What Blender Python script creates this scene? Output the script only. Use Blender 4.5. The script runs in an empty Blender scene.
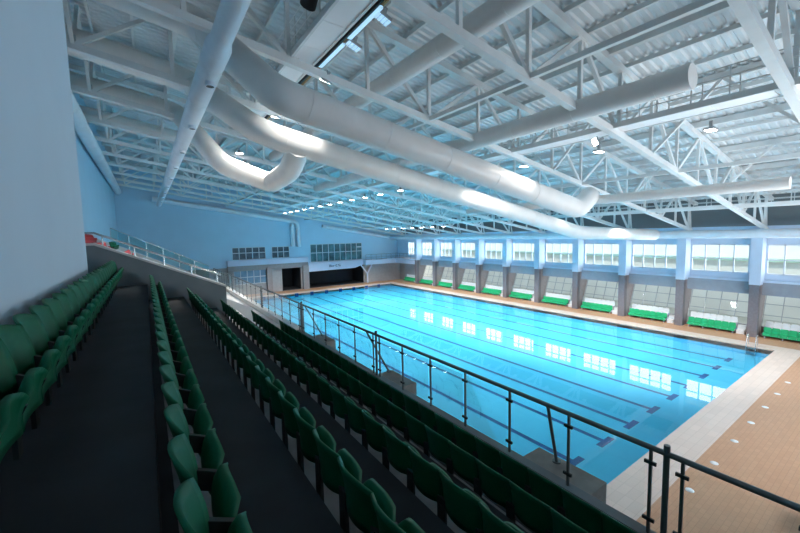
import bpy, math, random
from mathutils import Vector, Matrix
random.seed(7)
S = bpy.context.scene
COL = S.collection
PI = math.pi

# ------------------------------------------------------------------ camera
CX, CY, CZ = -10.089, -5.875, 8.83
YAW, PITCH, ROLL, FPX = 0.604, -0.086, -0.021, 366.8
_f = Vector((math.sin(YAW)*math.cos(PITCH), math.cos(YAW)*math.cos(PITCH), math.sin(PITCH)))
_r = Vector((math.cos(YAW), -math.sin(YAW), 0)); _u = _r.cross(_f)
_R = math.cos(ROLL)*_r + math.sin(ROLL)*_u; _U = -math.sin(ROLL)*_r + math.cos(ROLL)*_u
cam_data = bpy.data.cameras.new('camera'); cam = bpy.data.objects.new('camera', cam_data); COL.objects.link(cam)
cam_data.sensor_width = 36; cam_data.lens = FPX/800*36; cam_data.clip_start = .05; cam_data.clip_end = 400
M4 = Matrix((( _R.x, _U.x, -_f.x, CX), (_R.y, _U.y, -_f.y, CY), (_R.z, _U.z, -_f.z, CZ), (0, 0, 0, 1)))
cam.matrix_world = M4
S.camera = cam

# ------------------------------------------------------------------ world, exposure, lights
w = bpy.data.worlds.new('sky'); S.world = w; w.use_nodes = True
bg = w.node_tree.nodes['Background']; bg.inputs[0].default_value = (.90, .95, 1.0, 1); bg.inputs[1].default_value = .9
S.view_settings.view_transform = 'Standard'; S.view_settings.look = 'None'; S.view_settings.exposure = 0.9
S.view_settings.gamma = 1; S.view_settings.use_curve_mapping = False
S.cycles.max_bounces = 7; S.cycles.diffuse_bounces = 4; S.cycles.glossy_bounces = 3; S.cycles.transparent_max_bounces = 24
S.cycles.sample_clamp_indirect = 4; S.cycles.caustics_reflective = False; S.cycles.caustics_refractive = False

def area_light(name, loc, size, size_y, power, color, rot):
    d = bpy.data.lights.new(name, 'AREA'); d.shape = 'RECTANGLE'; d.size = size; d.size_y = size_y; d.energy = power; d.color = color
    o = bpy.data.objects.new(name, d); o.location = loc; o.rotation_euler = rot; COL.objects.link(o); return o
def spot(name, loc, target, power, color, angle, blend=.6, r=.15):
    d = bpy.data.lights.new(name, 'SPOT'); d.energy = power; d.color = color; d.spot_size = math.radians(angle); d.spot_blend = blend; d.shadow_soft_size = r
    o = bpy.data.objects.new(name, d); o.location = loc
    o.rotation_euler = (Vector(target)-Vector(loc)).to_track_quat('-Z', 'Y').to_euler(); COL.objects.link(o); return o
SLOPE = .163
# added roof fill light, tilted up, over the deck (not over the stand)
area_light('end_wall_fill', (17, -9.7, 5.0), 24, 7, 2300, (.92, .96, 1.0), (math.radians(118), 0, math.radians(-8)))
# daylight through the long wall's glazing, shining in over the pool
area_light('window_daylight', (31.9, 24, 6.2), 56, 2.2, 1900, (.82, .93, 1.0), (math.radians(100), 0, math.radians(90)))
sun_d = bpy.data.lights.new('sun', 'SUN'); sun_d.energy = 1.0; sun_d.angle = .02; sun = bpy.data.objects.new('sun', sun_d); COL.objects.link(sun)
sun.rotation_euler = Vector((.62, 0, -.78)).to_track_quat('-Z', 'Y').to_euler()
# high bay lighting over the pool and over the far block of the stand
for yy in (6.5, 16, 25, 34, 43):
    for xx in (6.9, 20.0):
        spot('pool_floodlight', (3.7 if (xx < 10 and yy < 7) else xx, yy, 8.85+SLOPE*(29.4-xx)-.4), (xx+1.5, yy+.5, 0), 650 if (xx < 10 and yy < 7) else 3100, (1.0, .98, .95), 112, .5, .3)
for yy in (11, 17):
    spot('stand_floodlight', (-4.4, yy+1, 14.2), (-7.4, yy, 7), 1900, (1.0, .98, .95), 80, .6, .2)
def zb(x): return 8.85 + SLOPE*(29.4-x)          # underside plane of the roof trusses
def zt(x): return zb(x) + 2.54                   # top chord plane

# ------------------------------------------------------------------ materials
def mat(name, col, rough=.6, metal=0, noise=0, scale=8, emit=None, estr=0, bump=0, spec=.5, stretch=None):
    m = bpy.data.materials.new(name); m.use_nodes = True; nt = m.node_tree; b = nt.nodes['Principled BSDF']
    b.inputs['Base Color'].default_value = (*col, 1); b.inputs['Roughness'].default_value = rough; b.inputs['Metallic'].default_value = metal
    b.inputs['Specular IOR Level'].default_value = spec
    if noise or bump:
        tc = nt.nodes.new('ShaderNodeTexCoord'); mp = nt.nodes.new('ShaderNodeMapping'); nz = nt.nodes.new('ShaderNodeTexNoise')
        mp.inputs['Scale'].default_value = stretch or (1, 1, 1)
        nz.inputs['Scale'].default_value = scale; nz.inputs['Detail'].default_value = 4
        nt.links.new(tc.outputs['Object'], mp.inputs[0]); nt.links.new(mp.outputs[0], nz.inputs['Vector'])
        if noise:
            r = nt.nodes.new('ShaderNodeValToRGB')
            r.color_ramp.elements[0].position = .3; r.color_ramp.elements[1].position = .7
            r.color_ramp.elements[0].color = (*[c*(1-noise) for c in col], 1); r.color_ramp.elements[1].color = (*[min(1, c*(1+noise)) for c in col], 1)
            nt.links.new(nz.outputs['Fac'], r.inputs[0]); nt.links.new(r.outputs[0], b.inputs['Base Color'])
        if bump:
            bp = nt.nodes.new('ShaderNodeBump'); bp.inputs['Strength'].default_value = bump; nt.links.new(nz.outputs['Fac'], bp.inputs['Height']); nt.links.new(bp.outputs[0], b.inputs['Normal'])
    if emit: b.inputs['Emission Color'].default_value = (*emit, 1); b.inputs['Emission Strength'].default_value = estr
    return m
def brickmat(name, c1, c2, mortar, sx, sy, rough=.5, msize=.03, offset=0.0):
    m = bpy.data.materials.new(name); m.use_nodes = True; nt = m.node_tree; b = nt.nodes['Principled BSDF']; b.inputs['Roughness'].default_value = rough
    tc = nt.nodes.new('ShaderNodeTexCoord'); br = nt.nodes.new('ShaderNodeTexBrick')
    br.offset = offset; br.inputs['Scale'].default_value = 1; br.inputs['Brick Width'].default_value = sx; br.inputs['Row Height'].default_value = sy
    br.inputs['Mortar Size'].default_value = msize; br.inputs['Color1'].default_value = (*c1, 1); br.inputs['Color2'].default_value = (*c2, 1); br.inputs['Mortar'].default_value = (*mortar, 1)
    nt.links.new(tc.outputs['Object'], br.inputs['Vector']); nt.links.new(br.outputs['Color'], b.inputs['Base Color'])
    return m
def clear(name, tint, gloss, rough=.02, base_mix=.06):
    m = bpy.data.materials.new(name); m.use_nodes = True; nt = m.node_tree
    for n in list(nt.nodes): nt.nodes.remove(n)
    out = nt.nodes.new('ShaderNodeOutputMaterial'); mx = nt.nodes.new('ShaderNodeMixShader'); tr = nt.nodes.new('ShaderNodeBsdfTransparent'); gl = nt.nodes.new('ShaderNodeBsdfGlossy')
    fr = nt.nodes.new('ShaderNodeFresnel'); fr.inputs['IOR'].default_value = 1.33
    ml = nt.nodes.new('ShaderNodeMath'); ml.operation = 'MULTIPLY'; ml.inputs[1].default_value = gloss; ml.use_clamp = True
    tr.inputs[0].default_value = (*tint, 1); gl.inputs['Roughness'].default_value = rough
    nt.links.new(fr.outputs[0], ml.inputs[0]); nt.links.new(ml.outputs[0], mx.inputs[0]); nt.links.new(tr.outputs[0], mx.inputs[1]); nt.links.new(gl.outputs[0], mx.inputs[2]); nt.links.new(mx.outputs[0], out.inputs[0])
    return m
M = dict(
 steel=mat('painted_steel', (.74, .77, .77), .5, 0, .06, 1.5),
 deckroof=mat('roof_sheeting', (.72, .77, .79), .5, .1, .06, .8),
 duct=mat('duct_metal', (.80, .79, .77), .45, .0, .05, 1.2),
 ductblue=mat('pale_blue_duct', (.72, .79, .86), .4, .0, .05, 1.5),
 dark=mat('dark_grille', (.06, .07, .08), .6),
 blue=mat('blue_wall_paint', (.45, .64, .79), .75, 0, .03, .5),
 bluepier=mat('pale_blue_paint', (.56, .67, .82), .7, 0, .03, 1),
 lav=mat('lavender_white_paint', (.60, .64, .78), .7, 0, .03, 1),
 wallnear=mat('grey_blue_paint', (.58, .67, .76), .8, 0, .03, .6),
 greycol=mat('grey_stone_cladding', (.17, .16, .18), .6, 0, .12, 6),
 spandrel=mat('grey_panel', (.30, .34, .40), .6, 0, .05, 3),
 shadegrey=mat('dark_grey_sheeting', (.15, .18, .19), .7),
 blockc=mat('warm_concrete', (.33, .30, .27), .8, 0, .15, 5),
 brown=mat('grey_brown_tile', (.30, .27, .27), .6, 0, .08, 5),
 lowgrey=mat('low_wall_grey', (.38, .37, .38), .7, 0, .06, 2),
 concrete=mat('stand_concrete', (.14, .155, .16), .85, 0, .18, 3, bump=.1),
 divider=mat('divider_concrete', (.22, .24, .25), .85, 0, .08, 2),
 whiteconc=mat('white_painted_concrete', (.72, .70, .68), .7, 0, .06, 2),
 palestrip=mat('paler_concrete', (.22, .22, .22), .85, 0, .15, 4),
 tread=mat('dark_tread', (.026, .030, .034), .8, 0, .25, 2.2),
 seat=mat('green_seat_plastic', (.002, .115, .052), .5, 0, .05, 6, spec=.2),
 bseat=mat('bright_green_seat', (.02, .42, .18), .45),
 wseat=mat('white_seat', (.72, .74, .76), .45),
 rseat=mat('red_seat_plastic', (.34, .012, .018), .5),
 bracket=mat('dark_bracket', (.03, .035, .035), .6),
 tan=brickmat('tan_deck_tile', (.46, .255, .145), (.50, .28, .16), (.40, .22, .125), .30, .15, .55, .008, .5),
 coping=brickmat('coping_tile', (.60, .49, .425), (.65, .53, .46), (.54, .44, .38), .6, .3, .45, .01),
 pool=brickmat('pool_tile', (.08, .61, .92), (.09, .63, .94), (.07, .57, .89), .5, .5, .6, .01),
 lane=mat('dark_blue_tile', (.012, .085, .30), .5, 0, .1, 3),
 water=clear('water', (.86, .98, 1.0), .85, .015),
 glass=clear('rail_glass', (.94, .985, .99), .35, .03),
 greenglass=clear('green_tint_glass', (.62, .84, .80), 1.4, .05),
 pane=clear('window_glass', (.93, .95, .93), .25, .03),
 frame=mat('white_window_frame', (.62, .66, .72), .5),
 darkpane=mat('dim_glass', (.07, .11, .14), .3, 0, .5, 1.2, spec=.2),
 bluepane=mat('blue_reflecting_glass', (.16, .30, .44), .25, 0, .3, .7, spec=.3),
 greenpane=mat('teal_glass', (.07, .16, .18), .2, 0, .6, .8, spec=.4),
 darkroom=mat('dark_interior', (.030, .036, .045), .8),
 rail=mat('rail_steel', (.16, .185, .19), .4, .6),
 chrome=mat('chrome', (.7, .72, .74), .2, .9),
 black=mat('black_housing', (.02, .02, .022), .45),
 grey=mat('grey_housing', (.35, .37, .38), .5),
 lamp=mat('lamp_lens', (1, 1, 1), .4, emit=(.93, .98, 1.0), estr=14),
 bluelamp=mat('blue_white_lens', (.6, .8, 1), .4, emit=(.45, .78, 1.0), estr=.35),
 panel=mat('white_walkway_panel', (.88, .89, .90), .5, 0, .04, 1),
 orange=mat('ochre_flashing', (.55, .33, .14), .6),
 text=mat('dark_lettering', (.06, .06, .10), .6),
 ground=mat('outside_ground', (.42, .43, .38), .9, 0, .1, .3),
 outwall=mat('beige_render', (.80, .79, .73), .9, 0, .06, .4),
 outroof=mat('pale_green_roof', (.42, .60, .48), .7, 0, .08, .6),
 hedge=mat('hedge_green', (.16, .22, .12), .9, 0, .4, 1.5),
)

# ------------------------------------------------------------------ mesh builder
class MB:
    def __init__(s): s.v = []; s.f = []; s.sm = []; s.mi = []; s.cur = 0
    def face(s, idx, sm=False): s.f.append(tuple(idx)); s.sm.append(sm); s.mi.append(s.cur)
    def box(s, x0, x1, y0, y1, z0, z1):
        b = len(s.v); s.v += [(x, y, z) for z in (z0, z1) for y in (y0, y1) for x in (x0, x1)]
        for q in ((0, 2, 3, 1), (4, 5, 7, 6), (0, 1, 5, 4), (2, 6, 7, 3), (0, 4, 6, 2), (1, 3, 7, 5)): s.face([b+i for i in q])
        return s
    def _basis(s, a, b, up=None):
        a = Vector(a); b = Vector(b); d = (b-a).normalized(); up = Vector(up) if up else (Vector((0, 0, 1)) if abs(d.z) < .95 else Vector((0, 1, 0)))
        x = d.cross(up).normalized(); y = x.cross(d).normalized(); return a, b, x, y
    def bar(s, a, b, w, h, up=None):
        a, b, x, y = s._basis(a, b, up); n = len(s.v)
        for p in (a, b):
            for (i, j) in ((-1, -1), (1, -1), (1, 1), (-1, 1)): s.v.append(tuple(p + x*(i*w/2) + y*(j*h/2)))
        for q in ((0, 3, 2, 1), (4, 5, 6, 7), (0, 1, 5, 4), (1, 2, 6, 5), (2, 3, 7, 6), (3, 0, 4, 7)): s.face([n+i for i in q])
        return s
    def tube(s, pts, r, seg=12, caps=True, smooth=True):
        pts = [Vector(p) for p in pts]; n0 = len(s.v); m = len(pts); prevx = None
        rs = r if isinstance(r, (list, tuple)) else [r]*m
        for i, p in enumerate(pts):
            d = (pts[min(i+1, m-1)]-pts[max(i-1, 0)]).normalized()
            if prevx is None:
                up = Vector((0, 0, 1)) if abs(d.z) < .95 else Vector((0, 1, 0)); x = d.cross(up).normalized()
            else: x = (prevx - d*prevx.dot(d)).normalized()
            prevx = x; y = d.cross(x).normalized()
            for k in range(seg): a = 2*PI*k/seg; s.v.append(tuple(p + (x*math.cos(a)+y*math.sin(a))*rs[i]))
        for i in range(m-1):
            for k in range(seg): k2 = (k+1) % seg; s.face([n0+i*seg+k, n0+i*seg+k2, n0+(i+1)*seg+k2, n0+(i+1)*seg+k], smooth)
        if caps:
            for base, rev in ((n0, True), (n0+(m-1)*seg, False)):
                b = len(s.v); s.v += s.v[base:base+seg]; idx = list(range(b, b+seg)); s.face(idx[::-1] if rev else idx)
        return s
    def prism(s, poly, axis, a0, a1):
        # poly in the plane without `axis`; extruded a0..a1
        n = len(s.v); k = len(poly)
        for a in (a0, a1):
            for (p, q) in poly: s.v.append({'x': (a, p, q), 'y': (p, a, q), 'z': (p, q, a)}[axis])
        s.face([n+i for i in range(k)][::-1]); s.face([n+k+i for i in range(k)])
        for i in range(k): j = (i+1) % k; s.face([n+i, n+j, n+k+j, n+k+i])
        return s
    def grid(s, fn, nu, nv, smooth=True):
        n = len(s.v)
        for j in range(nv+1):
            for i in range(nu+1): s.v.append(tuple(fn(i/nu, j/nv)))
        for j in range(nv):
            for i in range(nu): a = n+j*(nu+1)+i; s.face([a, a+1, a+nu+2, a+nu+1], smooth)
        return s
    def mesh(s, name, mats):
        me = bpy.data.meshes.new(name); me.from_pydata(s.v, [], s.f); me.polygons.foreach_set('use_smooth', s.sm)
        for m in (mats if isinstance(mats, (list, tuple)) else [mats]): me.materials.append(m)
        me.polygons.foreach_set('material_index', s.mi); me.update(); return me
def recalc(me):
    import bmesh
    b = bmesh.new(); b.from_mesh(me); bmesh.ops.recalc_face_normals(b, faces=b.faces); b.to_mesh(me); b.free()
def obj(name, mb, m, parent=None, loc=None, fix=True):
    me = mb.mesh(name, m) if isinstance(mb, MB) else mb
    if isinstance(mb, MB) and fix: recalc(me)
    o = bpy.data.objects.new(name, me); COL.objects.link(o)
    if parent: o.parent = parent
    if loc: o.location = loc
    return o
def tag(o, label=None, cat=None, group=None, kind=None):
    if label: o['label'] = label
    if cat: o['category'] = cat
    if group: o['group'] = group
    if kind: o['kind'] = kind
    return o
def empty(name, loc=(0, 0, 0), rz=0, label=None, cat=None, group=None, kind=None):
    o = bpy.data.objects.new(name, None); COL.objects.link(o); o.location = loc; o.rotation_euler = (0, 0, rz); o.empty_display_size = .2
    return tag(o, label, cat, group, kind)
KIDS = {}
def copy_tree(o, parent=None, first=True):
    c = o.copy(); COL.objects.link(c); c.parent = parent
    for ch in o.children: copy_tree(ch, c, False)
    return c
def struct(name, mb, m, parent=None, label=None):
    o = obj(name, mb, m, parent)
    if not parent: o['kind'] = 'structure'
    return o
ORD = ['first', 'second', 'third', 'fourth', 'fifth', 'sixth', 'seventh', 'eighth', 'ninth', 'tenth', 'eleventh', 'twelfth', 'thirteenth', 'fourteenth', 'fifteenth',
       'sixteenth', 'seventeenth', 'eighteenth', 'nineteenth', 'twentieth', 'twenty-first', 'twenty-second', 'twenty-third', 'twenty-fourth', 'twenty-fifth', 'twenty-sixth', 'twenty-seventh', 'twenty-eighth', 'twenty-ninth', 'thirtieth']

# ================================================================== STRUCTURE
W, L, DZ = 26.2, 50.0, .08          # pool width (x), length (y), deck level
COLY = [2.2+4.94*k for k in range(-2, 10)]   # far faces of the columns of the long wall
XW = 31.5
# deck
f = MB()
f.box(-13, -1.5, -10, 54, -.3, DZ); f.box(W+1.3, 32.5, -10, 54, -.3, DZ); f.box(-1.5, W+1.3, -10, -1.3, -.3, DZ); f.box(-1.5, W+1.3, L+1.3, 54, -.3, DZ)
struct('floor', f, M['tan'])
# pale coping all around the pool
cp = MB(); cp.box(-1.5, 0, -1.3, L+1.3, -.3, DZ+.005); cp.box(W, W+1.3, -1.3, L+1.3, -.3, DZ+.005); cp.box(0, W, -1.3, 0, -.3, DZ+.005); cp.box(0, W, L, L+1.3, -.3, DZ+.005)
struct('trim_1', cp, M['coping'])
# roof sheeting: corrugated, ribs running down the slope
rf = MB(); pitch = .34; y = -10.0
prof = []
while y < 54.2:
    prof += [(y, .07), (y+.05, 0), (y+.20, 0), (y+.25, .07)]; y += pitch
prof.append((54.2, .07)); n = len(prof)
for X in (-13.2, 32.6):
    for (yy, dz) in prof: rf.v.append((X, yy, zt(X)+.42+dz))
for i in range(n-1): rf.face([i, i+1, n+i+1, n+i])
struct('ceiling', rf, M['deckroof'])
# back wall with openings
def wall_cells(mb, x0, x1, z0, z1, holes, y0, y1):
    xs = sorted({x0, x1, *[h[0] for h in holes], *[h[1] for h in holes]}); zs = sorted({z0, z1, *[h[2] for h in holes], *[h[3] for h in holes]})
    for i in range(len(xs)-1):
        for j in range(len(zs)-1):
            cx = (xs[i]+xs[i+1])/2; cz = (zs[j]+zs[j+1])/2
            if any(h[0] < cx < h[1] and h[2] < cz < h[3] for h in holes): continue
            mb.box(xs[i], xs[i+1], y0, y1, zs[j], zs[j+1])
YB = 54.0
wb = MB(); holes = [(.54, 5.4, 5.5, 7.42), (6.4, 9.2, 5.5, 7.38), (12.8, 22.7, 4.47, 7.56)]
wall_cells(wb, -13.2, 32.6, 4.4, 8.7, holes, YB, YB+.3)
wb.prism([(-13.2, 8.7), (32.6, 8.7), (32.6, zt(32.6)+.5), (-13.2, zt(-13.2)+.5)], 'y', YB, YB+.3)
struct('wall_back', wb, M['blue'])
wl = MB(); wall_cells(wl, -13.2, 32.6, 0, 4.4, [(.58, 5.4, 1.7, 3.93), (7.85, 11.0, DZ, 3.75), (12.2, 23.0, DZ, 3.9)], YB+.02, YB+.3)
struct('wall_lower', wl, M['lowgrey'])
# dark rooms behind the openings
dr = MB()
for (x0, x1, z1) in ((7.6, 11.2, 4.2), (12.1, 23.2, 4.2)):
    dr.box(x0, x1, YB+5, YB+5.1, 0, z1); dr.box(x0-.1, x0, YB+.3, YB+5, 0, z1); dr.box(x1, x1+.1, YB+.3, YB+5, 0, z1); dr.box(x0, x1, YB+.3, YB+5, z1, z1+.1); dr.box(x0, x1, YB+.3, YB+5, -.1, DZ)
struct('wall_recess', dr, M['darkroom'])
# facade fascias
fa = MB(); fa.box(-.3, 12.2, YB-.5, YB, 4.62, 5.45); struct('trim_2', fa, M['lav'])
fa = MB(); fa.box(-.3, 12.2, YB-.3, YB, 3.8, 4.62); struct('trim_3', fa, M['brown'])
fa = MB(); fa.prism([(12.2, 2.95), (20.9, 3.05), (22.6, 3.55), (22.6, 4.45), (12.2, 4.45)], 'y', YB-.6, YB-.05); struct('trim_4', fa, M['lav'])
# back wall windows
def framed_window(i, x0, x1, z0, z1, nc, rows, pm, y=YB, extra=None, off=.06):
    r = empty('window_%d' % i, ((x0+x1)/2, y, z0), kind='structure')
    fm = MB(); cx = (x0+x1)/2; t = .05
    def bx(a, b, c, d): fm.box(a-cx, b-cx, -off, .06, c-z0, d-z0)
    bx(x0, x1, z0, z0+.09); bx(x0, x1, z1-.09, z1)
    for k in range(nc+1): xx = x0+(x1-x0)*k/nc; bx(max(x0, xx-t), min(x1, xx+t), z0, z1)
    for zz in rows: bx(x0, x1, zz-t, zz+t)
    if extra: [bx(*e) for e in extra]
    obj('window_frame', fm, M['frame'], r)
    p = MB(); p.box(x0-cx, x1-cx, .07, .11, 0, z1-z0); obj('window_pane', p, pm, r)
    return r
framed_window(1, .54, 5.4, 5.5, 7.42, 5, [6.55], M['darkpane'])
framed_window(2, 6.4, 9.2, 5.5, 7.38, 3, [6.5], M['darkpane'])
framed_window(3, 12.8, 22.7, 4.47, 7.56, 9, [6.05], M['greenpane'], extra=[(21.6, 22.7, 6.7, 6.9)])
framed_window(4, .58, 5.4, 1.7, 3.93, 5, [2.8], M['bluepane'])
# outer left wall, near block wall, wall behind the camera side of the stand
lw = MB(); lw.prism([(2.7, 0), (YB, 0), (YB, zt(-13)+.5), (2.7, zt(-13)+.5)], 'x', -13.3, -13.0)
struct('wall_left', lw, M['blue'])
nb = MB(); nb.box(-13.3, -10.97, -10, 2.7, 0, zt(-11)-.16)
struct('wall_near', nb, M['wallnear'])
# right wall: upper wall with window holes, spandrels, ledge
BAYS = []     # (y0,y1) clear openings between column k-1 (far face) and column k (near face)
ys = COLY
for k in range(1, len(ys)): BAYS.append((ys[k-1], ys[k]-.6))
BAYS.append((ys[-1], YB))
uw = MB()
for (a, b) in BAYS:
    last = b == YB
    wa, wbb = (a+.35, b-.12) if not last else (47.5, 50.2)
    # window y-range inside the bay; build cells in y/z
    for (p, q, r, s_) in ((a-.6, wa, 5.05, 7.46), (wbb, b, 5.05, 7.46), (a-.6, b, 7.46, 8.7), (a-.6, b, 4.5, 5.05)):
        if q > p: uw.box(30.6, 30.9, p, q, r, s_)
uw.box(30.5, 31.2, -10, YB, 8.7, 8.95)
struct('wall_right', uw, M['bluepier'])
led = MB(); led.box(30.25, 30.6, -10, 47.4, 4.42, 4.6); struct('trim_5', led, M['bluepier'])
sp = MB(); sp.box(30.2, 30.55, -10, 47.4, 3.42, 4.42); struct('trim_6', sp, M['spandrel'])
uc = MB(); uc.box(31.6, 31.8, -10, YB, 8.7, 12.2); struct('wall_clerestory', uc, M['shadegrey'])
# balcony across the far corner
bal = MB(); bal.box(22.7, 30.6, 52.6, YB, 3.5, 4.35); bal.box(29.4, 30.6, 46.7, 52.6, 3.5, 4.35); struct('trim_7', bal, M['lav'])
low = MB(); low.box(31.2, 31.4, 47.3, YB, 0, 4.4); struct('wall_lower_right', low, M['lowgrey'])
wi = 5
for bi, (a, b) in enumerate(BAYS):
    last = b == YB
    y0, y1 = (a+.35, b-.12) if not last else (47.5, 50.2)
    r = empty('window_%d' % wi, (30.7, (y0+y1)/2, 5.05), kind='structure'); wi += 1
    c = (y0+y1)/2; fm = MB(); t = .045
    def bx(p, q, z0, z1): fm.box(-.05, .07, p-c, q-c, z0-5.05, z1-5.05)
    bx(y0, y1, 5.05, 5.14); bx(y0, y1, 7.38, 7.46)
    nc = 4
    for k in range(nc+1): yy = y0+(y1-y0)*k/nc; bx(max(y0, yy-t), min(y1, yy+t), 5.05, 7.46)
    bx(y0, y1, 6.18, 6.26)
    obj('window_frame', fm, M['frame'], r)
    p = MB(); p.box(.08, .10, y0-c, y1-c, 0, 2.41); obj('window_pane', p, M['pane'], r)
    if last: continue
    # raked glazing of the lower storey
    r = empty('window_%d' % wi, (30.6, c, .8), kind='structure'); wi += 1
    a2, b2 = a, b; dx, dz = 1.05, 2.62       # lean
    fm = MB()
    def P(y_, t_, o=0): return (dx*t_+o, y_-c, dz*t_)
    for t_ in (0, .35, .68, .98): fm.bar(P(a2, t_), P(b2, t_), .05, .05)
    for k in range(5): yy = a2+.04+(b2-a2-.08)*k/4; fm.bar(P(yy, 0), P(yy, 1), .05, .05)
    obj('window_frame', fm, M['grey'], r)
    pm = MB(); n = 0; pm.v = [P(a2, 0, .04), P(b2, 0, .04), P(b2, 1, .04), P(a2, 1, .04)]; pm.face([0, 1, 2, 3]); obj('window_pane', pm, M['pane'], r, fix=False)
    kb = MB(); kb.box(0, .25, a2-c, b2-c, -.72, 0); obj('window_sill', kb, M['lowgrey'], r)
# columns with wing walls and piers
k0 = None
for k, yf in enumerate(COLY):
    r = empty('column', (29.4, yf-.3, DZ), label='grey clad column of the long window wall, %s from the right edge of the photo' % (ORD[max(0, k-1)] if k else 'beyond'), cat='column', group='columns of the long window wall')
    if k < 2: r['label'] = 'grey clad column of the long window wall at the near right end'
    if k == 1: r['label'] = 'grey clad column just past the right edge, beside the last bay of the window wall'
    c_ = MB(); c_.box(0, .5, -.3, .3, 0, 4.2)
    w_ = MB(); w_.prism([(.5, 0), (1.15, 0), (1.15, .72), (2.22, 3.36), (2.22, 4.2), (.5, 4.2)], 'y', -.3, -.02)
    p_ = MB(); p_.prism([(-.02, 4.2), (1.2, 4.2), (1.2, 8.7), (-.02, 8.7)], 'y', -.34, .34)
    obj('shaft', c_, M['greycol'], r); obj('wing_wall', w_, M['brown'], r); obj('upper_pier', p_, M['bluepier'], r)
    if k == 7-1: pass
# outside seen through the glass
g = MB(); g.box(33, 120, -60, 110, -.4, -.2); tag(obj('outside_ground', g, M['ground']), kind='structure')
ob = empty('pale_building', (39.5, 25, -.2), label='bright pale building with a thin green ledge outside the long windows', cat='building')
m_ = MB(); m_.box(0, 8, -75, 75, 0, 5.7); obj('lower_wall', m_, M['outwall'], ob); m_ = MB(); m_.box(.2, 8.3, -75, 75, 6.0, 15); obj('upper_wall', m_, M['panel'], ob)
m_ = MB(); m_.box(-.5, 8, -75, 75, 5.7, 6.0); obj('ledge', m_, M['outroof'], ob)
wn = MB(); wn.box(-13.3, 32.6, -10.4, -10.1, 0, 17); struct('wall_end', wn, M['bluepier'])
# columns of the back wall
for i, (x0, x1, y0, lb) in enumerate(((-.3, .5, YB-.5, 'grey brown column left of the blue lower window of the back wall'), (5.35, 6.15, YB-.5, 'grey brown column between the blue lower window and the doorway'), (11.2, 12.2, YB-.5, 'wide grey brown column between the doorway and the dark garage-like opening'))):
    m_ = MB(); m_.box(-(x1-x0)/2, (x1-x0)/2, -.12, .5, 0, 4.0); o = obj('wall_column', m_, M['brown'], loc=((x0+x1)/2, y0, DZ)); tag(o, lb, 'column', 'columns of the back wall')
m_ = MB(); m_.box(-.3, .5, YB-.55, YB, 5.45, 8); 
m_ = MB()
# lettering on the fascia (small dark, not legible in the photo)
tx = empty('fascia_sign', (15.85, YB-.6, 3.55), label='small dark lettering on the pale fascia below the teal window', cat='sign')
def stroke(mb, *pts):
    for a, b in zip(pts, pts[1:]): mb.bar((a[0], -.03, a[1]), (b[0], -.03, b[1]), .05, .1, up=(0, 1, 0))
lt = []
a_ = MB(); stroke(a_, (.05, 0), (.05, .36), (.28, .36), (.28, .19), (.05, .19), (.3, .19), (.3, 0), (.05, 0)); lt.append(a_)
a_ = MB(); stroke(a_, (.42, 0), (.42, .22)); stroke(a_, (.42, .3), (.42, .34)); lt.append(a_)
a_ = MB(); stroke(a_, (.55, 0), (.8, 0), (.8, .2), (.55, .2), (.55, 0)); lt.append(a_)
a_ = MB(); stroke(a_, (.95, .16), (1.15, .16)); lt.append(a_)
a_ = MB(); stroke(a_, (1.6, .34), (1.3, .34), (1.3, 0), (1.6, 0)); lt.append(a_)
a_ = MB(); stroke(a_, (2.1, .34), (1.78, .34), (1.78, .17), (2.1, .17), (2.1, 0), (1.78, 0)); lt.append(a_)
for a_ in lt: obj('letter', a_, M['text'], tx)
# balcony railing
br_ = empty('balcony_railing', (22.8, 52.7, 4.35), label='thin steel railing along the edge of the far corner balcony', cat='railing')
hb = MB(); hb.tube([(0, 0, 1), (6.7, 0, 1)], .03, 6); hb.tube([(6.7, 0, 1), (6.7, -5.9, 1)], .03, 6); hb.tube([(0, 0, .5), (6.7, 0, .5)], .02, 6); hb.tube([(6.7, 0, .5), (6.7, -5.9, .5)], .02, 6); obj('handrail', hb, M['rail'], br_)
for i in range(7): m_ = MB(); m_.tube([(1.1*i, 0, 0), (1.1*i, 0, 1)], .025, 6); obj('post', m_, M['rail'], br_)
for i in range(5): m_ = MB(); m_.tube([(6.7, -1.2*(i+1)+.1, 0), (6.7, -1.2*(i+1)+.1, 1)], .025, 6); obj('post', m_, M['rail'], br_)
# V brace at the end of the balcony
vb = MB(); vb.bar((23.3, 53.2, .1), (23.3, 53.2, 1.8), .25, .25); vb.bar((23.3, 53.2, 1.8), (22.0, 53.2, 3.5), .2, .2); vb.bar((23.3, 53.2, 1.8), (24.3, 53.2, 3.5), .2, .2)
tag(obj('balcony_brace', vb, M['lav']), 'pale Y shaped post holding the far balcony beside the dark opening', 'post')

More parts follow.
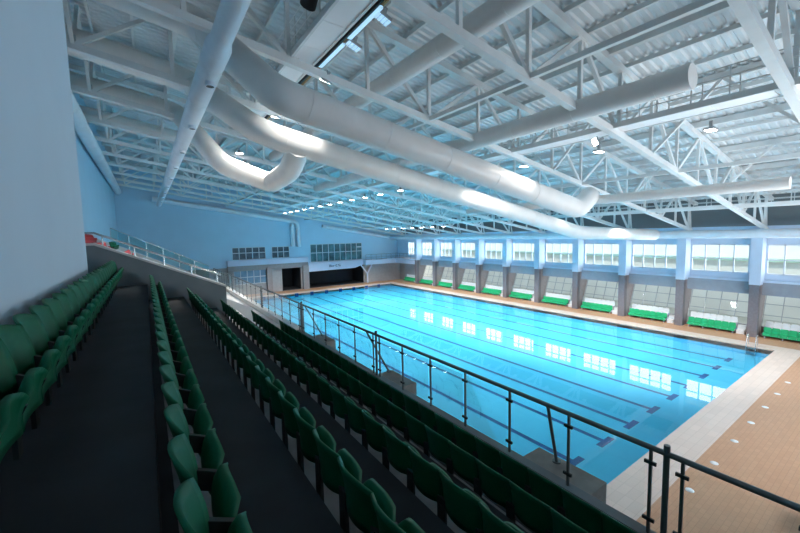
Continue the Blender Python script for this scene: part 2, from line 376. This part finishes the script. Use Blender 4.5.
# ================================================================== POOL
PD = -.6
pool = empty('swimming_pool', (0, 0, 0), label='long blue tiled swimming pool with ten marked lanes', cat='swimming pool')
m_ = MB(); m_.box(-.02, W+.02, -.02, L+.02, PD-.1, PD); m_.box(-.1, 0, -.1, L+.1, PD, -.0); m_.box(W, W+.1, -.1, L+.1, PD, 0); m_.box(0, W, -.1, 0, PD, 0); m_.box(0, W, L, L+.1, PD, 0)
obj('basin', m_, M['pool'], pool)
LX = [23.75-2.5*i for i in range(9)]+[1.25]
for x in LX:
    m_ = MB(); m_.box(x-.125, x+.125, 2.0, L-2.0, PD, PD+.005); ln = obj('lane_line', m_, M['lane'], pool)
    for yy in (1.9, L-1.9): m_ = MB(); m_.box(x-.55, x+.55, yy-.14, yy+.14, PD, PD+.008); obj('lane_cross_bar', m_, M['lane'], ln)
    m_ = MB(); m_.box(x-.28, x+.28, L-.012, L-.001, -.5, DZ); obj('wall_target', m_, M['lane'], pool)
m_ = MB(); m_.v = [(0, 0, -.01), (W, 0, -.01), (W, L, -.01), (0, L, -.01)]; m_.face([0, 1, 2, 3]); obj('water', m_, M['water'], pool, fix=False)
# ladder
ld = empty('pool_ladder', (26.3, 1.25, DZ), label='chrome pool ladder on the window side near the right end of the pool', cat='ladder')
for s_ in (-.25, .25):
    m_ = MB(); m_.tube([(.45, s_, 0), (.45, s_, .6), (.36, s_, .78), (.2, s_, .82), (.02, s_, .75), (-.1, s_, .5), (-.15, s_, 0), (-.15, s_, -.7)], .022, 8); obj('handrail', m_, M['chrome'], ld)
for z in (-.15, -.4, -.62): m_ = MB(); m_.box(-.2, -.1, -.25, .25, z-.02, z+.02); obj('rung', m_, M['chrome'], ld)
for s_ in (-.25, .25):
    pass
# anchor covers for starting blocks
ac = None
pl = {0: 'farthest to the right', 6: 'nearest the glass railing'}
for i in range(7):
    x = 19.15-2.46*i
    m_ = MB(); m_.tube([(0, 0, 0), (0, 0, .015), (0, 0, .03)], [.13, .12, .06], 14)
    o = obj('anchor_cover', m_, M['wseat'], loc=(x, -1.75, DZ)); tag(o, 'small white anchor cover on the tan deck, %s from the right corner of the pool' % ORD[i], 'anchor cover', 'anchor covers on the near end deck')
# red object at the right bottom corner of the photo
rb = empty('red_bench', (5.35, -4.5, DZ), label='red plastic bench on the tan deck at the bottom right corner', cat='bench')
m_ = MB(); m_.box(-.5, .5, -.25, .25, .4, .46); obj('seat', m_, M['rseat'], rb)
for sx in (-.42, .42): m_ = MB(); m_.box(sx-.03, sx+.03, -.22, .22, 0, .4); obj('leg', m_, M['rseat'], rb)

# ================================================================== GRANDSTAND
TD, TH = .85, .44
def tx0(k): return -10.12 + TD*(k-2)      # back (left) edge of tier k
def tz(k): return 7.595 - TH*(k-1)
YS0, YDIV = -8.5, 6.55
st = empty('grandstand', (-8, 0, DZ), label='dark concrete stepped spectator stand in front of the camera', cat='grandstand')
def tiers(mb, ks, y0, y1, t=.16, zlow=None):
    for k in ks:
        mb.box(tx0(k), tx0(k)+TD, y0, y1, tz(k)-t, tz(k)); mb.box(tx0(k)+TD-.1, tx0(k)+TD, y0, y1, tz(k)-TH, tz(k)-t)
def loc_child(o, parent):   # keep world coordinates while parented
    o.location = -Vector(parent.location); return o
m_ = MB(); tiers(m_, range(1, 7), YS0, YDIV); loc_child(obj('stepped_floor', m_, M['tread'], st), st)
for k in range(2, 7): m_ = MB(); m_.box(tx0(k)+.08, tx0(k)+(.30 if k == 2 else .46), YS0, YDIV, tz(k), tz(k)+.006); loc_child(obj('paler_strip', m_, M['palestrip'], st), st)  # paler strip along the tier floor under the seats
m_ = MB(); m_.box(-5.95, -5.80, YS0, YDIV, 5.1, 5.60); m_.box(-5.95, -5.82, YS0, YDIV, DZ, 5.1); loc_child(obj('front_kerb', m_, M['divider'], st), st)
for ya, yb in ((-3.58, -2.55), (.65, 1.65), (5.0, 6.0)):
    m_ = MB(); m_.box(-5.80, -5.2, ya, yb, 4.9, 5.45); loc_child(obj('brace_block', m_, M['blockc'], st), st)
# divider wall
dv = empty('divider_wall', (-10, YDIV+.1, DZ), label='grey sloping concrete wall at the far end of the dark seat rows', cat='wall')
poly = [(-13.0, DZ), (-8.12, DZ), (-8.12, 7.32), (-11.2, 8.72), (-13.0, 8.72)]
m_ = MB(); m_.prism(poly, 'y', YDIV, YDIV+.2); loc_child(obj('wall_body', m_, M['divider'], dv), dv)
m_ = MB(); m_.prism([(-8.1, 7.32), (-11.2, 8.72), (-13.0, 8.72), (-13.0, 8.78), (-11.19, 8.78), (-8.1, 7.38)], 'y', YDIV-.02, YDIV+.32); loc_child(obj('coping', m_, M['whiteconc'], dv), dv)
dh = empty('wall_handrail', (-10, YDIV+.15, 8), label='slim steel handrail on the sloping divider wall', cat='handrail')
def dzr(x): return 8.75 if x < -11.2 else 8.75-.4545*(x+11.2)
m_ = MB(); m_.tube([(-12.9, YDIV+.25, dzr(-12.9)+.3), (-11.2, YDIV+.25, dzr(-11.2)+.3), (-8.2, YDIV+.25, dzr(-8.2)+.3)], .028, 8); loc_child(obj('handrail', m_, M['chrome'], dh), dh)
for i in range(7): x = -12.4+.68*i; m_ = MB(); m_.tube([(x, YDIV+.25, dzr(x)), (x, YDIV+.25, dzr(x)+.3)], .018, 6); loc_child(obj('post', m_, M['chrome'], dh), dh)
# far block of the stand, pale
fb = empty('far_grandstand', (-8, 16, DZ), label='pale lit block of the stand beyond the sloping grey wall', cat='grandstand')
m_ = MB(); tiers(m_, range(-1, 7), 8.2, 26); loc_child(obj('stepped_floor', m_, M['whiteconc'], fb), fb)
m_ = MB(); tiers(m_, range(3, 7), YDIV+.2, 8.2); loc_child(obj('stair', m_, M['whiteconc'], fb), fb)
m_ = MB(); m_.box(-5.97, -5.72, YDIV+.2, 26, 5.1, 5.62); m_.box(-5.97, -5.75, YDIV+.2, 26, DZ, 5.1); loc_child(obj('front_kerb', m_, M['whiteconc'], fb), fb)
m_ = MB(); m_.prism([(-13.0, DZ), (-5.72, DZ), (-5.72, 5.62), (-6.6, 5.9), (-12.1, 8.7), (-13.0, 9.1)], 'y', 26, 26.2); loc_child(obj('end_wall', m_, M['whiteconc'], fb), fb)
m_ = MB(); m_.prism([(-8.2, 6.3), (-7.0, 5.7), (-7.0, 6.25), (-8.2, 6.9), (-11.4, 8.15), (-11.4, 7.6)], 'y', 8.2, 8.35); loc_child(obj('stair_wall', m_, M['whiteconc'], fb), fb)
# ---- seats
def shell(fn_thick, nu=12, nv=9):
    pass
SW = .208
def back_pt(u, v, side):
    U = 2*u-1
    top = .738-.045*abs(U)**2.2; bot = .385+.02*abs(U)**4
    z = bot+(top-bot)*v
    x = .06*U*U - .05*v + .015*math.sin(v*PI)
    return (x + (0 if side else .02), U*SW, z)
def close(b, nu, nv, n1):
    W1 = nu+1
    for i in range(nu):
        for r_ in (0, nv): a = r_*W1+i; b.face([a, a+1, n1+a+1, n1+a], True)
    for j in range(nv):
        for c_ in (0, nu): a = j*W1+c_; b.face([a, a+W1, n1+a+W1, n1+a], True)
def make_seat(m):
    root = empty('stadium_seat')
    b = MB(); b.grid(lambda u, v: back_pt(u, v, 0), 12, 6); n1 = len(b.v); b.grid(lambda u, v: back_pt(u, v, 1), 12, 6); close(b, 12, 6, n1)
    obj('backrest', b, m, root)
    s = MB()
    def pan(u, v, side):
        U = 2*u-1; hw = .197*(1-.22*max(0, v-.7)/.3)
        return (.115 + .045*v + (.035 if side else 0) - .02*math.sin(v*PI) + .02*U*U, U*hw, .29+(.545-.06*abs(U)**3-.29)*v)
    s.grid(lambda u, v: pan(u, v, 0), 10, 6); n1 = len(s.v); s.grid(lambda u, v: pan(u, v, 1), 10, 6); close(s, 10, 6, n1)
    obj('folding_seat', s, m, root)
    k = MB(); k.bar((.05, -.21, .44), (.17, -.21, .38), .03, .10); k.box(.03, .055, -.255, -.165, 0, .46)
    obj('bracket', k, M['bracket'], root)
    return root
proto = make_seat(M['seat'])
rows = ['row against the wall', 'second row', 'third row', 'fourth row', 'fifth row', 'row behind the railing']
PIT = .42; first = True
for k in range(1, 7):
    xk = tx0(k) + (.15 if k == 1 else .10)
    y0 = -5.35 if k < 4 else -5.6
    n = int((6.25-y0)/PIT)+1
    if k == 1: n -= 0
    for i in range(n):
        yy = 6.1-PIT*i
        o = proto if first else copy_tree(proto); first = False
        o.location = (xk, yy, tz(k)); o.rotation_euler = (0, 0, 0)
        tag(o, 'green tip-up seat, %s from the far end of the %s' % (ORD[i] if i < 30 else 'last', rows[k-1]), 'stadium seat', 'green seats, ' + rows[k-1])
# red and green seats of the far block
rproto = make_seat(M['rseat']); done = 0
def far_seat(x, y, z, pr, label, grp):
    global done
    o = pr if not pr.get('used') else copy_tree(pr)
    pr['used'] = 1; o['used'] = 1
    o.location = (x, y, z); tag(o, label, 'stadium seat', grp); return o
for i in range(12): far_seat(tx0(-1)+.12, 16+.46*i, tz(-1), rproto, 'red tip-up seat in the topmost row of the far stand, %s from the camera' % ORD[i], 'red seats in the top row of the far stand')
for i in range(18): far_seat(tx0(0)+.1, 9.0+.46*i, tz(0), rproto, 'red tip-up seat in the second highest row of the far stand, %s from the camera' % ORD[i], 'red seats in the second highest row of the far stand')
for i in range(16): far_seat(tx0(1)+.1, 12.6+.46*i, tz(1), rproto, 'red tip-up seat just over the sloping grey wall, %s from the camera' % ORD[i], 'red seats in the third row of the far stand')
g0 = copy_tree(proto); g0['used'] = 0
for i in range(10): far_seat(tx0(0)+.1, 20+.46*i, tz(0), g0, 'green seat high in the far stand behind the red ones, %s from the camera' % ORD[i], 'green seats high in the far stand')
for o in S.objects:
    if 'used' in o: del o['used']

# ---- glass railing along the front edge
def make_railing(y0, y1, thick, label, extra_x=-5.865, ztop=6.55, gm='glass'):
    r = empty('glass_railing', (extra_x, (y0+y1)/2, 5.62), label=label, cat='railing')
    cy = (y0+y1)/2; H = ztop-5.62
    m_ = MB(); m_.tube([(0, y0-cy, H), (0, y1-cy, H)], .030, 10); obj('handrail', m_, M['rail'], r)
    marks = [y0]+[t for t in thick if y0 < t < y1]+[y1]
    post_y = []
    for t in thick:
        if y0 <= t <= y1: 
            m_ = MB(); m_.tube([(0, t-cy, -.05), (0, t-cy, H+.09)], .029, 10); obj('main_post', m_, M['rail'], r)
    for (yt, yf_) in ((-3.12, -2.97), (1.75, 1.5), (5.9, 5.6)):
        if y0 < yt < y1: m_ = MB(); m_.tube([(0, yt-cy, H), (.47, yf_-cy, -.12)], .024, 8); obj('brace', m_, M['rail'], r); m_ = MB(); m_.tube([(.47, yf_-cy, -.12), (.47, yf_-cy, -.10)], .06, 10); obj('brace_foot', m_, M['rail'], r)
    for a, b in zip(marks, marks[1:]):
        aa = a+(.14 if a in thick else 0); bb = b-(.14 if b in thick else 0)
        n = max(1, round((bb-aa)/.93)); ps = [aa+(bb-aa)*i/n for i in range(n+1)]
        for i, y_ in enumerate(ps):
            if i == 0 and a == y0 and a not in thick and False: continue
            m_ = MB(); m_.bar((0, y_-cy, -.03), (0, y_-cy, H-.01), .028, .028); po = obj('post', m_, M['rail'], r)
            for z in (.14, H-.16):
                c_ = MB(); c_.bar((-.012, y_-cy-.055, z), (-.012, y_-cy+.055, z), .025, .035); obj('glass_clamp', c_, M['bracket'], po)
        for p, q in zip(ps, ps[1:]):
            g_ = MB(); g_.v = [(-.012, p+.045-cy, .05), (-.012, q-.045-cy, .05), (-.012, q-.045-cy, H-.06), (-.012, p+.045-cy, H-.06)]; g_.face([0, 1, 2, 3]); obj('glass_pane', g_, M[gm], r, fix=False)
    return r
make_railing(-6.3, 6.35, [-4.47, 1.28, 6.2], 'glass railing with dark steel posts running along the near stand')
make_railing(6.5, 25.8, [11.5, 18.5], 'glass railing of the pale far block, beyond the near stand')
gr = empty('end_railing', (-9, 26.1, 7), label='green tinted glass balustrade at the far end of the pale stand block', cat='railing')
for i in range(6):
    x0 = -12+.98*i; x1 = x0+.94; za = lambda x: 8.75 if x < -12.1 else 8.75-.51*(x+12.1)
    m_ = MB(); m_.v = [(x0, 26.1, za(x0)), (x1, 26.1, za(x1)), (x1, 26.1, za(x1)+1), (x0, 26.1, za(x0)+1)]; m_.face([0, 1, 2, 3]); loc_child(obj('glass_pane', m_, M['greenglass'], gr, fix=False), gr)
    m_ = MB(); m_.tube([(x0-.02, 26.1, za(x0)-.1), (x0-.02, 26.1, za(x0)+1)], .02, 6); loc_child(obj('post', m_, M['chrome'], gr), gr)
m_ = MB(); m_.tube([(-12, 26.1, za(-12)+1), (-6.1, 26.1, za(-6.1)+1)], .03, 6); loc_child(obj('handrail', m_, M['chrome'], gr), gr)

# ---- poolside bleachers along the windows
def bleacher():
    r = empty('bleacher')
    m_ = MB(); Lb = 3.3
    m_.box(-.05, .35, -Lb/2, Lb/2, .28, .34); m_.box(.40, .85, -Lb/2, Lb/2-.0, .66, .72); m_.box(.40, .44, -Lb/2, Lb/2, .1, .66); m_.box(-.05, -.01, -Lb/2, Lb/2, .24, .34)
    obj('platform', m_, M['lav'], r)
    for y_ in (-1.5, -.5, .5, 1.5): m_ = MB(); m_.bar((-.02, y_, 0), (-.02, y_, .3), .05, .05); m_.bar((-.1, y_, .03), (.8, y_, .03), .05, .06); obj('leg', m_, M['grey'], r)
    for (x, z, mt, nm) in ((.02, .34, M['bseat'], 'green_seat'), (.50, .74, M['wseat'], 'white_seat')):
        me = None
        for i in range(7):
            y_ = -Lb/2+.25+.467*i
            if me is None:
                s = MB(); s.box(-.06, .28, -.22, .22, .0, .07); s.box(-.10, -.05, -.22, .22, -.14, .07); s.prism([(-.225, .02), (.225, .02), (.225, .40), (.18, .50), (-.18, .50), (-.225, .40)], 'x', .25, .31)
                me = obj(nm, s, mt, r, loc=(x, y_, z)).data
            else: obj(nm, me, mt, r, loc=(x, y_, z))
    m_ = MB(); m_.box(.1, .8, -Lb/2-.55, -Lb/2-.05, 0, .34); m_.box(.45, .8, -Lb/2-.55, -Lb/2-.05, .34, .66); obj('steps', m_, M['wseat'], r)
    return r
bp = bleacher(); first = True
for k in range(0, len(COLY)):
    yc = (BAYS[k][0]+BAYS[k][1])/2+.25 if k < len(COLY)-1 else 49.05
    if k == 0: continue
    o = bp if first else copy_tree(bp); first = False
    o.location = (29.72, yc, DZ)
    tag(o, 'green and white two-row bleacher under the windows, %s bay from the near right end' % ORD[k-1], 'bleacher', 'bleachers under the long windows')

# ================================================================== ROOF STEEL
NX = [.1+2.96*i for i in range(-4, 11)]       # nodes along the truss
def make_truss():
    r = empty('roof_truss')
    def PB(x): return (x, 0, zb(x))
    def PT(x): return (x, 0, zt(x))
    m_ = MB(); m_.bar(PB(-12.95), PB(30.4), .24, .24); obj('bottom_chord', m_, M['steel'], r)
    m_ = MB(); m_.bar(PT(-12.95), PT(31.4), .28, .26); obj('top_chord', m_, M['steel'], r)
    for i, x in enumerate(NX):
        m_ = MB(); m_.bar(PB(x), PT(x), .13, .13, up=(1, 0, 0)); obj('vertical', m_, M['steel'], r)
    for i in range(len(NX)-1):
        a, b = NX[i], NX[i+1]; m_ = MB()
        if i % 2 == 0: m_.bar(PB(a), PT(b), .14, .14)
        else: m_.bar(PT(a), PB(b), .14, .14)
        obj('diagonal', m_, M['steel'], r)
    m_ = MB(); x = NX[-1]; m_.bar(PT(x-0), PB(30.3), .12, .12); obj('diagonal', m_, M['steel'], r)
    return r
TY = [1.6+4.9*k for k in range(-1, 11)]
tr = make_truss()
for k, yy in enumerate(TY):
    o = tr if k == 0 else copy_tree(tr)
    o.location = (0, yy, 0); tag(o, 'pale steel roof truss spanning across the hall, %s from the near end' % ORD[k], 'roof truss', 'roof trusses')
# purlins
PX = [4.9+1.485*i for i in range(-11, 18)]
pa = {True: None, False: None}
for i, x in enumerate(PX):
    heavy = (i-11) % 3 == 0
    m_ = MB(); hgt = .30 if heavy else .16
    z = zt(x)+.40-hgt/2-.02
    m_.box(-.11 if heavy else -.05, .11 if heavy else .05, -9.9, 53.9, -hgt/2, hgt/2)
    o = obj('purlin', m_, M['steel'], loc=(x, 0, z)); tag(o, '%s steel purlin running along the hall under the roof sheeting, %s from the left wall' % ('deep' if heavy else 'slim', ORD[i] if i < 30 else 'last'), 'purlin', 'roof purlins')
# longitudinal struts and sway braces
for i, x in enumerate((.1, 12.0, 20.9)):
    m_ = MB(); m_.bar((0, -9.9, 0), (0, 53.9, 0), .16, .16); o = obj('longitudinal_strut', m_, M['steel'], loc=(x, 0, zb(x)+.02)); tag(o, 'straight steel strut tying the truss undersides along the hall, %s' % ['the left one', 'the middle one', 'the right one'][i], 'strut', 'longitudinal struts')
sw = MB(); sw.bar((0, 0, zb(17.9)), (0, 2.45, zt(17.9)), .12, .12); sw.bar((0, 4.9, zb(17.9)), (0, 2.45, zt(17.9)), .12, .12)
sme = None
for xi, x in enumerate((-11.7, 8.98, 17.86)):
    for k in range(2 if xi == 0 else 0, len(TY)-1):
        sw = MB(); sw.bar((0, 0, zb(x)), (0, 2.45, zt(x)), .11, .11); sw.bar((0, 4.9, zb(x)), (0, 2.45, zt(x)), .11, .11)
        o = obj('sway_brace', sw, M['steel'], loc=(x, TY[k], 0)); tag(o, 'V-shaped steel sway brace, %s bay from the near end in the %s line' % (ORD[k], ['left', 'middle', 'right'][xi]), 'brace', 'sway braces')

# ================================================================== DUCTS
def arc(a, c, b, n=6):
    a, c, b = Vector(a), Vector(c), Vector(b); out = []
    for i in range(n+1): t = i/n; out.append(tuple(a*(1-t)**2 + c*2*t*(1-t) + b*t*t))
    return out
def smooth_path(pts, rad):
    pts = [Vector(p) for p in pts]; out = [pts[0]]
    for p0, p1, p2 in zip(pts, pts[1:], pts[2:]):
        d0 = (p0-p1); d1 = (p2-p1); r0 = min(rad, d0.length*.45); r1 = min(rad, d1.length*.45)
        out += [Vector(q) for q in arc(p1+d0.normalized()*r0, p1, p1+d1.normalized()*r1, 6)]
    out.append(pts[-1]); return [tuple(p) for p in out]
def duct(pts, r, label, rad=1.0, m='duct', seams=2.6, slots=(), cat='duct'):
    base = Vector(pts[0]); rt = empty('ventilation_duct', tuple(base), label=label, cat=cat)
    path = [tuple(Vector(p)-base) for p in smooth_path(pts, rad)]
    b = MB(); b.tube(path, r, 28); obj('duct_body', b, M[m], rt)
    # flange rings at a regular spacing on the straight runs
    for p, q in zip(pts, pts[1:]):
        p = Vector(p)-base; q = Vector(q)-base; Ln = (q-p).length; n = int((Ln-1.2)/seams)
        for i in range(n):
            c = p+(q-p)*((.9+seams*i)/Ln); d = (q-p).normalized()
            s = MB(); s.tube([c-d*.025, c+d*.025], r*1.025, 24); obj('flange', s, M[m], rt)
    for (a, b_, off) in slots:
        s = MB(); s.bar(tuple(Vector(a)-base+Vector(off)), tuple(Vector(b_)-base+Vector(off)), .10, .03, up=off); obj('slot_grille', s, M['dark'], rt)
    return rt
def zx(x, rel): return zb(x)+rel
# trunk 1 with its jog up to the run over the stand
duct([(-12.9, 8.0, zx(-12.9, .75)), (-8.2, 8.0, zx(-8.2, .75)), (-6.9, 4.5, 12.70), (8.0, 4.4, 9.93), (9.7, 4.7, 10.72)], .48,
     'long round duct crossing the pool roof, uppermost of the two crossing ducts', .5)
duct([(-12.9, 12.4, zx(-12.9, .55)), (-8.3, 12.4, zx(-8.3, .55)), (-6.3, 8.6, 12.75), (15.6, 8.6, 8.72), (28.2, 8.6, 8.36)], .48,
     'long round duct crossing the pool roof, lower one that runs on to the window wall', .9,
     slots=[((-11.0, 12.4, zx(-11.0, .55)), (-9.9, 12.4, zx(-9.9, .55)), (0, -.36, -.36))])
duct([(-12.9, 17.2, zx(-12.9, .55)), (-8.3, 17.2, zx(-8.3, .55)), (-7.0, 12.5, 12.15), (-4.9, 12.5, 11.45), (-4.9, 9.6, 11.6), (-4.9, 8.6, 12.3)], .45,
     'short round duct bending back into a loop above the far stand', .55,
     slots=[((-11.6, 17.2, zx(-11.6, .55)), (-10.3, 17.2, zx(-10.3, .55)), (0, -.34, -.34))])
duct([(-12.9, 22.2, zx(-12.9, .45)), (-7.5, 22.2, zx(-7.5, .45))], .42, 'round duct over the far stand, farthest of the four side by side')
# long ducts running the length of the hall
duct([(-1.95, -8, 14.75), (-1.95, 22, 14.75)], .34, 'round duct running along the hall between the pale walkway and the loudspeaker side', .6, slots=[])
duct([(3.0, -1.75, 13.15), (3.0, 26, 13.15)], .36, 'round duct with a blunt open end near the top right of the photo', .6, slots=[((3.0, -.6, 13.15), (3.0, -1.5, 13.15), (.26, 0, -.27))])
duct([(28.55, -9, 8.35), (28.55, 53, 8.35)], .34, 'straight pale duct running the whole length of the window wall', .5, m='ductblue')
duct([(9.9, -2.75, 10.47), (9.9, 14, 10.47)], .23, 'slim round duct running to the right photo edge from the upper crossing duct', .6)
# pale blue duct over the stand with nozzle brackets
dl = duct([(-8.52, 3.1, 12.95), (-8.52, 46, 12.95)], .27, 'large pale blue duct running along the hall above the stand', .5, m='ductblue')
nk = MB(); nk.tube([(0, -9.1, 0), (0, -.3, 0), (0, 0, 0)], [.21, .21, .27], 24, caps=False); obj('narrow_duct_body', nk, M['ductblue'], dl)
for i in range(9):
    y_ = -4.6+4.2*i
    n_ = MB(); n_.tube([(0.0, y_+6, -.25), (0, y_+6, -.34)], .12, 14); n_.tube([(0, y_+6, -.34), (0, y_+6, -.37)], .13, 16); obj('nozzle', n_, M['ductblue'], dl)
    n_ = MB(); n_.tube([(0, y_+6, -.371), (0, y_+6, -.375)], .09, 14); obj('nozzle_grille', n_, M['dark'], dl)
duct([(-12.55, 3.0, 15.05), (-12.55, 53.4, 15.05)], .36, 'pale blue duct fixed along the top of the far left wall', .5, m='ductblue')
# duct on the back wall with downpipes
duct([(-9.0, 53.62, 14.3), (10.6, 53.62, 11.3), (10.75, 53.62, 7.2)], .34, 'pale blue duct under the sloping roofline of the back wall turning down', .8, m='ductblue')
duct([(9.75, 53.64, 10.9), (9.75, 53.64, 7.3)], .33, 'pale blue downpipe beside the bend of the back wall duct', .5, m='ductblue')
duct([(15, 53.68, 10.6), (29.6, 53.68, 8.3)], .30, 'pale blue duct on the right part of the back wall, below the roofline', .5, m='ductblue')

# ================================================================== WALKWAYS
def catwalk(x0, x1, z, y0, y1, label, rails=True, m='panel', both=True):
    cx = (x0+x1)/2; r = empty('maintenance_walkway', (cx, y0, z), label=label, cat='walkway'); Ln = y1-y0
    m_ = MB(); n = int(Ln/1.5)
    for i in range(n): m_.box(x0-cx+.06, x1-cx-.06, Ln*i/n+.012, Ln*(i+1)/n-.012, 0, .04)
    obj('floor_panel', m_, M[m], r)
    m_ = MB(); m_.box(x0-cx-.02, x0-cx+.06, 0, Ln, -.03, .16); m_.box(x1-cx-.06, x1-cx+.02, 0, Ln, -.03, .16); m_.box(x0-cx, x1-cx, 0, Ln, .045, .06); obj('edge_beam', m_, M['steel'], r)
    if rails:
        for s_ in ((x0-cx, x1-cx) if both else (x0-cx,)):
            h = MB()
            for z_ in (.45, .75, 1.05): h.tube([(s_, 0, z_), (s_, Ln, z_)], .02, 6)
            obj('handrail', h, M['steel'], r); k = int(Ln/1.0); sh = None
            for i in range(k):
                if sh is None: p = MB(); p.bar((0, 0, .1), (0, 0, 1.07), .035, .035); sh = obj('post', p, M['steel'], r, loc=(s_, i*Ln/k, 0)).data
                else: obj('post', sh, None, r, loc=(s_, i*Ln/k, 0))
    return r
catwalk(5.3, 6.35, 12.85, -6, 53, 'pale steel walkway with railings hung along the middle of the roof')
catwalk(21.6, 22.5, 10.15, -6, 53, 'pale steel walkway with railings hung near the window wall')
lwk = catwalk(-5.75, -4.9, 14.75, -7, 15, 'wide white panelled walkway underside above the stand edge', m='panel', rails=True)
m_ = MB(); m_.box(.50, .56, 0, 22, -.06, .10); obj('cable_tray', m_, M['black'], lwk)
m_ = MB(); m_.box(.95, 1.0, 0, 22, .3, .42); obj('flashing', m_, M['orange'], lwk)
for i in range(4): m_ = MB(); m_.box(.58, .72, 5.2+2.2*i, 7.0+2.2*i, -.05, .02); obj('strip_lamp', m_, M['bluelamp'], lwk)

# ================================================================== FIXTURES
def floodlight(mlens):
    r = empty('floodlight')
    m_ = MB(); m_.box(-.22, .22, -.16, .16, .02, .10); m_.box(-.05, .05, -.05, .05, .10, .35); obj('housing', m_, M['grey'], r)
    for i in range(4): l_ = MB(); l_.tube([(-.165+.11*i, 0, 0), (-.165+.11*i, 0, .02)], .05, 10); l_.box(-.21+.11*i, -.12+.11*i, -.13, .13, .005, .02); obj('lamp_lens', l_, mlens, r)
    return r
fl = floodlight(M['lamp']); first = True
lst = [(7.0, y_, 12.35) for y_ in (-1.1, 2.9, 6.9, 10.9, 14.9, 18.6)]+[(7.0+.02*i, 21.7+2.72*i, 12.35) for i in range(11)]
for i, p in enumerate(lst):
    o = fl if first else copy_tree(fl); first = False; o.location = p; o.rotation_euler = (0, 0, 0)
    tag(o, 'lit white floodlight beside the middle walkway, %s from the near end' % ORD[i], 'floodlight', 'floodlights beside the middle walkway')
for i in range(7):
    o = copy_tree(fl); o.location = (22.05, 30.5+2.3*i, 9.77); tag(o, 'lit white floodlight near the window wall, %s from the near end' % ORD[i], 'floodlight', 'floodlights near the window wall')
bf = floodlight(M['bluelamp']); 
for i, p in enumerate(((-4.45, 2.9, 14.62), (-4.45, 4.6, 14.62))):
    o = bf if i == 0 else copy_tree(bf); o.location = p; o.rotation_euler = (0, math.radians(20), 0); tag(o, 'bluish floodlight on the edge of the white walkway, %s' % ['nearest the top of the photo', 'the lower one in the photo'][i], 'floodlight')
o = copy_tree(fl); o.location = (-4.6, 12.1, 14.5); tag(o, 'lit floodlight between the two big ducts above the far stand', 'floodlight')
o = copy_tree(fl); o.location = (-4.6, 20.5, 14.4); tag(o, 'lit floodlight beyond the duct loop above the far stand', 'floodlight')
# loudspeaker hung beside the walkway
sk = empty('loudspeaker', (-6.0, 4.0, 15.3), label='black cylindrical loudspeaker hung beside the white walkway at the top of the photo', cat='loudspeaker')
m_ = MB(); m_.tube([(0, -.45, .25), (0, -.1, .05), (0, .25, -.15)], [.17, .2, .22], 16); obj('housing', m_, M['black'], sk)
m_ = MB(); m_.bar((0, -.1, .2), (.35, -.1, .5), .05, .05); obj('bracket', m_, M['black'], sk)
# floodlights that wash the big ducts: small lamps on the trusses next to them
def wash(loc, tgt, pw, ang=70):
    o = copy_tree(fl); o.location = loc
    o.rotation_euler = (Vector(loc)-Vector(tgt)).to_track_quat('Z', 'Y').to_euler()
    spot('duct_wash_light', Vector(loc)+(Vector(tgt)-Vector(loc)).normalized()*.25, tgt, pw, (1.0, .95, .88), ang, .8, .1)
    return o

wash_jobs = [((4.9, 2.0, 12.35), (2.4, 4.4, 10.8), 260, 50), ((-4.55, 6.6, 14.3), (-5.2, 8.6, 12.5), 260, 75), ((-4.55, 10.4, 14.2), (-6.1, 12.5, 12.0), 260, 90), ((13.6, 6.5, 11.05), (12.6, 8.6, 9.1), 70, 45)]
for i, (a, b, pw, an) in enumerate(wash_jobs):
    o = wash(a, b, pw, an); tag(o, 'lit floodlight throwing a bright patch on a big duct, %s from the left' % ORD[i], 'floodlight', 'floodlights shining on the big ducts')
